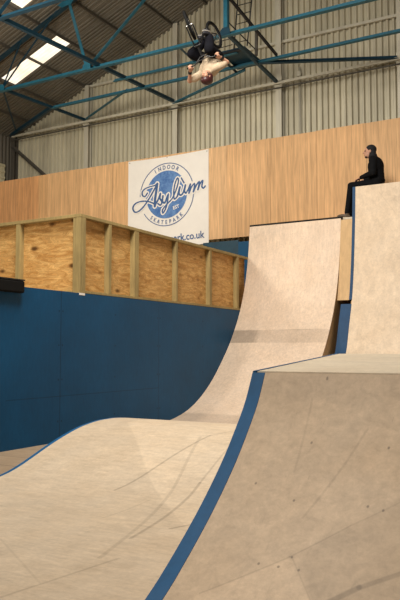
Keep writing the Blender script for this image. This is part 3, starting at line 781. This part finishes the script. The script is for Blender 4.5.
def person_seated():
    Y = 14.78; s = 1.08
    base = (-4.02, Y, 4.77)
    t = thing('person', 'person in black hooded jacket and trousers sitting on top of the tallest ramp', 'person', base)
    pel = V((-4.03, Y, 4.885)); wa = V((-4.03, Y, 5.08)); ch = V((-4.075, Y, 5.26)); nk = V((-4.11, Y, 5.42)); hd = V((-4.20, Y-.01, 5.575))
    body = MB(); jk = MB(); tr = MB(); eyes = []
    f, r, u, P = head(body, hd, (-1, -.38, .10), (-.12, 0, 1), 1.2, eyes)
    body.capsule(nk, hd + V((.03, 0, -.05)), .062, .055)
    body.ell(ch, (V((.11,0,0)), V((0,.16,0)), V((0,0,.18)))); body.ell(pel, (V((.12,0,0)), V((0,.15,0)), V((0,0,.10)))); body.capsule(pel, ch, .11, .12)
    jk.ell(ch + V((.012,0,-.01)), (V((.16,0,0)), V((0,.215,0)), V((0,0,.21)))); jk.capsule(pel + V((-.02,0,.05)), ch, .165, .17)
    jk.ell(pel + V((.0,0,.05)), (V((.155,0,0)), V((0,.19,0)), V((0,0,.09))))
    jk.capsule(nk + V((.03,0,-.02)), nk + V((.0,0,.03)), .085, .075)
    for q in (-1, 1):
        sh = ch + V((-.01, q*.175, .10)); el = V((-4.06 if q < 0 else -4.10, Y+q*.265, 5.06)); hn = V((-4.375, Y+q*.12, 5.015))
        body.capsule(sh, el, .052, .042); body.capsule(el, hn, .040, .028)
        jk.capsule(nk + V((.02, q*.03, -.03)), sh, .09, .088); jk.capsule(sh, el, .088, .072); jk.capsule(el, hn - (hn-el).normalized()*.03, .070, .046)
        hand(body, hn, V((-1, -q*.25, -.32)), V((0,0,-1)), V((0,-q,0)), .38, 1.05)
        hip = pel + V((-.02, q*.095, -.02)); kn = V((-4.575, Y+q*.15, 4.865)); an = V((-4.665, Y+q*.16-.01, 4.255))
        body.capsule(hip, kn, .078, .055); body.capsule(kn, an, .052, .036); body.capsule(an, an + V((-.16, 0, -.055)), .036, .028)
        tr.capsule(hip, kn, .098, .073); tr.capsule(kn, an + V((0,0,.02)), .071, .055)
        sm = MB().ell(an + V((-.075, 0, -.045)), (V((.150,0,-.01)), V((0,.050,0)), V((0,0,.046)))).capsule(an + V((.0,0,-.02)), an + V((.0,0,.01)), .050, .048)
        sh_o = fused('shoe', sm, plain('tan_shoe', (.10, .07, .045), .6), t, .008, 2)
        obj('sole', MB().ell(an + V((-.078, 0, -.088)), (V((.155,0,0)), V((0,.052,0)), V((0,0,.016)))), plain('pale_sole', (.6, .5, .38), .6), sh_o, smooth=True)
    tr.capsule(pel + V((0,-.08,-.01)), pel + V((0,.08,-.01)), .115, .115)
    for p_ in (body, tr, jk):                               # rest on the platform, not in it
        p_.v = [(x, y, max(z, 4.775) if x > -4.42 else z) for x, y, z in p_.v]
    fused('body', body, SKIN, t, .0065, 2)
    fused('jacket', jk, plain('black_jacket', (.007, .007, .008), .9, 0, .2, 12, .1), t, .011, 4)
    fused('trousers', tr, plain('black_trousers', (.006, .006, .007), .9, 0, .2, 12, .1), t, .011, 4)
    hb = MB().ell(P(-.026, 0, .055), (f*.118, r*.112, u*.104)).ell(P(-.05, 0, -.02), (f*.085, r*.108, u*.11))
    hb.capsule(P(-.065, -.02, -.08), P(-.075, .02, -.10), .095, .10)
    fused('hood', hb, plain('black_hood', (.010, .010, .012), .85), t, .010, 3)
    bd = MB().ell(P(.045, 0, -.088), (f*.042, r*.044, u*.030))
    fused('beard', bd, plain('dark_beard', (.03, .018, .012), .9), t, .007, 2)
    for e_ in eyes: obj('eye', e_, M['eye'], t, smooth=True)
person_seated()

# ------------------------------------------------------------------ rider and bicycle, upside down in the air
Tv = -V((-6.003, 11.081, 7.114-1.33)).normalized(); Rv = Tv.cross(V((0, 0, -1))).normalized(); Zv = Tv.cross(Rv).normalized()
O = V((-5.90, 11.02, 7.28))                       # rear axle, set below
def L(r, z, tt): return Rv*r + Zv*z + Tv*tt
m_ = L(.41, -.91, 0); e_ = L(-.364, -.164, .92)
ff = (-.376*m_ + .925*e_).normalized(); uu = (.925*m_ + .376*e_); uu = (uu - ff*uu.dot(ff)).normalized(); nn = ff.cross(uu)
if nn.dot(Rv) < 0: nn = -nn
def B(f, u, n=0.): return O + ff*f + uu*u + nn*n

def bike():
    t = thing('bmx_bicycle', 'black bicycle upside down in mid-air above its rider', 'bicycle', tuple(B(.4, .2)))
    blk = plain('black_bike_paint', (.007, .007, .008), .4); met = plain('worn_steel', (.35, .34, .33), .3, .9)
    rub = M['rubber']
    HTt, HTb = (.70, .50), (.745, .375); BBp = (.375, .03); ST = (.27, .36)
    fr = MB()
    for a, b, r in (((*HTt,), (*HTb,), .021), (HTb, BBp, .018), (HTt, ST, .016), (BBp, ST, .015)):
        fr.tube([B(*a), B(*b)], r, 12)
    for q in (-1, 1):
        fr.tube([B(0,0,q*.055), B(.30,.03,q*.035), B(*BBp,q*.02)], .010, 8); fr.tube([B(0,0,q*.055), B(.22,.26,q*.02), B(*ST)], .009, 8)
    fr.tube([B(*BBp,-.04), B(*BBp,.04)], .022, 12)
    obj('frame', fr, blk, t, smooth=True, autosm=.8)
    def wheel(c, ax1, ax2, lab):
        w = obj('wheel', MB().torus(c, ax1, ax2, .205, .013, 48, 8), blk, t, smooth=True); w['label'] = lab
        obj('tyre', MB().torus(c, ax1, ax2, .235, .026, 48, 10), rub, w, smooth=True)
        a3 = ax1.cross(ax2); sp = MB()
        for k in range(24):
            a = 2*math.pi*k/24; d = ax1*math.cos(a) + ax2*math.sin(a); d2 = ax1*math.cos(a+.5) + ax2*math.sin(a+.5)
            sp.tube([c + d2*.022 + a3*(.03*(-1)**k), c + d*.205], .0018, 4)
        obj('spokes', sp, met, w)
        obj('hub', MB().tube([c - a3*.055, c + a3*.055], .022, 12), met, w, smooth=True, autosm=.6)
    wheel(B(0,0), ff, uu, 'rear wheel')
    # steered fork: turn about the head tube axis
    sa = (B(*HTt) - B(*HTb)).normalized(); Rm = Matrix.Rotation(math.radians(STEER), 3, sa); hc = B(*HTb)
    def S(f, u, n=0.): return hc + Rm @ (B(f, u, n) - hc)
    wheel(S(.86, 0), Rm @ ff, Rm @ uu, 'front wheel')
    fk = MB()
    for q in (-1, 1): fk.tube([S(.86,0,q*.06), S(.80,.18,q*.06), S(.752,.345,q*.05)], .013, 10)
    fk.tube([S(.752,.345,-.06), S(.752,.345,.06)], .017, 10)
    obj('fork', fk, blk, t, smooth=True, autosm=.8)
    hb = MB(); hb.tube([S(.695,.51), S(.75,.545)], .024, 10)
    hb.tube([S(.745,.64,-.32), S(.76,.648,-.19), S(.765,.635,-.14), S(.76,.56,-.045), S(.76,.55,.045), S(.765,.635,.14), S(.76,.648,.19), S(.745,.64,.32)], .0115, 10)
    hb.tube([S(.765,.61,-.13), S(.765,.61,.13)], .009, 8)
    hbo = obj('handlebar', hb, blk, t, smooth=True, autosm=.8)
    for q in (-1, 1): obj('grip', MB().tube([S(.745,.64,q*.32), S(.755,.646,q*.215)], .018, 10), rub, hbo, smooth=True)
    se = obj('saddle', MB().ell(B(.23,.43), (ff*.125, nn*.055, uu*.022)).capsule(B(.27,.43), B(.36,.435), .025, .014), rub, t, smooth=True)
    obj('seat_post', MB().tube([B(*ST), B(.245,.43)], .013, 10), blk, se, smooth=True)
    cr = MB(); cr.tube([B(*BBp,-.075), B(*BBp,.075)], .010, 8)
    cr.tube([B(*BBp,.07), B(.375+.165,.075,.08)], .011, 8); cr.tube([B(*BBp,-.07), B(.375-.165,-.015,-.08)], .011, 8)
    co = obj('crank', cr, met, t, smooth=True)
    obj('chainring', MB().torus(B(*BBp,.05), ff, uu, .058, .007, 28, 6).tube([B(*BBp,.047), B(*BBp,.053)], .04, 20), blk, co, smooth=True, autosm=.8)
    for f_, u_, n_ in ((.54,.075,.13), (.21,-.015,-.13)):
        p = obj('pedal', MB(), None, co) if False else None
        mb = MB(); c = B(f_, u_, n_); a = ff*.05; b = uu*.012; d = nn*.05
        mb.add([c+a*i+b*j+d*k for i in (-1,1) for j in (-1,1) for k in (-1,1)], [(0,1,3,2), (4,6,7,5), (0,4,5,1), (2,3,7,6), (0,2,6,4), (1,5,7,3)])
        obj('pedal', mb, blk, co, bevel=.004)
    return S
STEER = -22
# rear axle so that the wheel sits where the photograph has it, about 12.4 m away
S_ = None
def rider(S):
    t = thing('person', 'rider in cream shirt and black trousers hanging upside down from a bicycle in mid-air', 'person', tuple(B(.3, .5)))
    body = MB(); sh = MB(); tr = MB(); eyes = []
    pel = B(.27, .47); wa = B(.37,.60); ch = B(.50, .71); nk = B(.61, .81); hd = B(.73, .905)
    f, r, u, P = head(body, hd, Tv*.75 - Rv*.62 + Zv*.1, -Zv*.95 + Rv*.12 - Tv*.1, .98, eyes)
    body.capsule(nk, hd - u*.05, .055, .052)
    body.ell(ch, (nn*.16, (ch-wa).normalized()*.15, ff*.10)); body.capsule(pel, ch, .105, .11); body.capsule(pel-nn*.07, pel+nn*.07, .10, .10)
    tw = (ch-pel).normalized()
    sh.ell(ch, (nn*.21, tw*.17, tw.cross(nn)*.155)); sh.capsule(pel+tw*.06, ch, .165, .165); sh.capsule(pel+tw*.06-nn*.06, pel+tw*.06+nn*.06, .145, .145)
    sh.capsule(ch+tw*.05, nk-tw*.0, .11, .07)
    gl = []
    for q in (-1, 1):
        s0 = B(.54, .765, q*.19); el = B(.64, .82, q*.39) if q < 0 else B(.44, .72, .32); hn0 = S(.75, .645, q*.26)
        d = (hn0-el).normalized(); wr = hn0 - d*.075
        body.capsule(s0, el, .050, .040); body.capsule(el, wr, .040, .027)
        pn = -(uu); hand(body, wr + uu*.02, d, -uu, -nn*q, .85, 1.0)
        sh.capsule(nk - tw*.05, s0, .075, .078); sh.capsule(s0, s0.lerp(el, .62), .076, .070)
        gl.append((wr, d))
        hip = B(.27, .50, q*.09)
        ft = B(.54,.115,.135) if q > 0 else B(.21,.025,-.135)
        kn = B(.70,.47,.17) if q > 0 else B(.57,.36,-.24)
        an = ft + uu*.07 - ff*.06
        body.capsule(hip, kn, .078, .055); body.capsule(kn, an, .052, .036); body.capsule(an, ft+ff*.07+uu*.02, .035, .026)
        tr.capsule(hip, kn, .115, .092); tr.capsule(kn, an.lerp(kn, .1), .092, .075)
        sm = MB().ell(ft + uu*.035 + ff*.01, (ff*.140, nn*.046, uu*.042)).capsule(an, an - uu*.02, .046, .046)
        so_ = fused('shoe', sm, plain('dark_shoe', (.03, .03, .035), .6), t, .008, 2)
        obj('sole', MB().ell(ft + ff*.01, (ff*.145, nn*.048, uu*.014)), plain('white_sole', (.75, .72, .68), .6), so_, smooth=True)
    tr.capsule(pel-nn*.06, pel+nn*.06, .125, .125); tr.capsule(pel, pel+tw*.08, .122, .12)
    fused('body', body, SKIN, t, .0065, 2)
    fused('t_shirt', sh, plain('cream_cotton', (.46, .36, .25), .85, 0, .12, 6), t, .011, 4)
    fused('trousers', tr, plain('black_denim', (.006, .006, .009), .9, 0, .2, 12, .1), t, .011, 4)
    for wr, d in gl:
        obj('wristband', MB().tube([wr - d*.055, wr - d*.01], .037, 14), M['black'], t, smooth=True, autosm=.8)
    hl = MB().ell(P(-.018, 0, .058), (f*.125, r*.102, u*.088)).ell(P(-.05, 0, .005), (f*.085, r*.099, u*.08))
    fused('helmet', hl, plain('dark_red_helmet', (.045, .010, .010), .4), t, .010, 3)
    obj('chin_strap', MB().tube([P(.0,-.080,.0), P(.03,-.058,-.07), P(.05,0,-.105), P(.03,.058,-.07), P(.0,.080,.0)], .006, 6), M['black'], t, smooth=True)
    for e_ in eyes: obj('eye', e_, M['eye'], t, smooth=True)
O = V((-6.003, 11.081, 7.114))
S_ = bike(); rider(S_)

# ------------------------------------------------------------------ light
def area(name, loc, rot_to, size, power, col=(1, .9, .76), sy=None, spread=180):
    l = bpy.data.lights.new(name, 'AREA'); l.energy = power; l.color = col; l.size = size
    if sy: l.shape = 'RECTANGLE'; l.size_y = sy
    o = bpy.data.objects.new(name, l); COL.objects.link(o); o.location = loc
    l.spread = math.radians(spread)
    o.rotation_euler = (V(rot_to)-V(loc)).to_track_quat('-Z', 'Y').to_euler(); return o
LC = (1, .935, .84)
area('unseen_area_light', (-4.6, 6.2, 9.0), (-4.6, 9.8, 1.0), 2.4, 680, LC, spread=150)
area('unseen_area_light', (-3.5, -2.5, 8.6), (-5.5, 10, 3.5), 2.6, 600, LC)
area('unseen_area_light', (-10.6, 7.6, 7.2), (-10.4, 16.5, 6.2), 1.6, 250, (1, .93, .80), spread=150)  # added unseen light that brightens the gable wall
w = bpy.data.worlds.new('world'); scn.world = w; w.use_nodes = True
w.node_tree.nodes['Background'].inputs[0].default_value = (1, .95, .87, 1)
w.node_tree.nodes['Background'].inputs[1].default_value = .16

# ------------------------------------------------------------------ camera
cam = bpy.data.cameras.new('camera'); co = bpy.data.objects.new('camera', cam); COL.objects.link(co)
cam.sensor_fit = 'VERTICAL'; cam.sensor_height = 36; cam.sensor_width = 24; cam.lens = 36*705/600
co.location = (0, 0, 1.33)
th = math.atan(50/705); F = V((-.4942*math.cos(th), .8693*math.cos(th), math.sin(th)))
co.rotation_euler = F.to_track_quat('-Z', 'Y').to_euler()
cam.clip_start = .05; cam.clip_end = 200
scn.camera = co
scn.view_settings.view_transform = 'Standard'; scn.view_settings.look = 'None'
scn.view_settings.gamma = 1; scn.view_settings.exposure = -.01; scn.view_settings.use_curve_mapping = False
for o in bpy.data.objects:
    if '_wl' in o: del o['_wl']
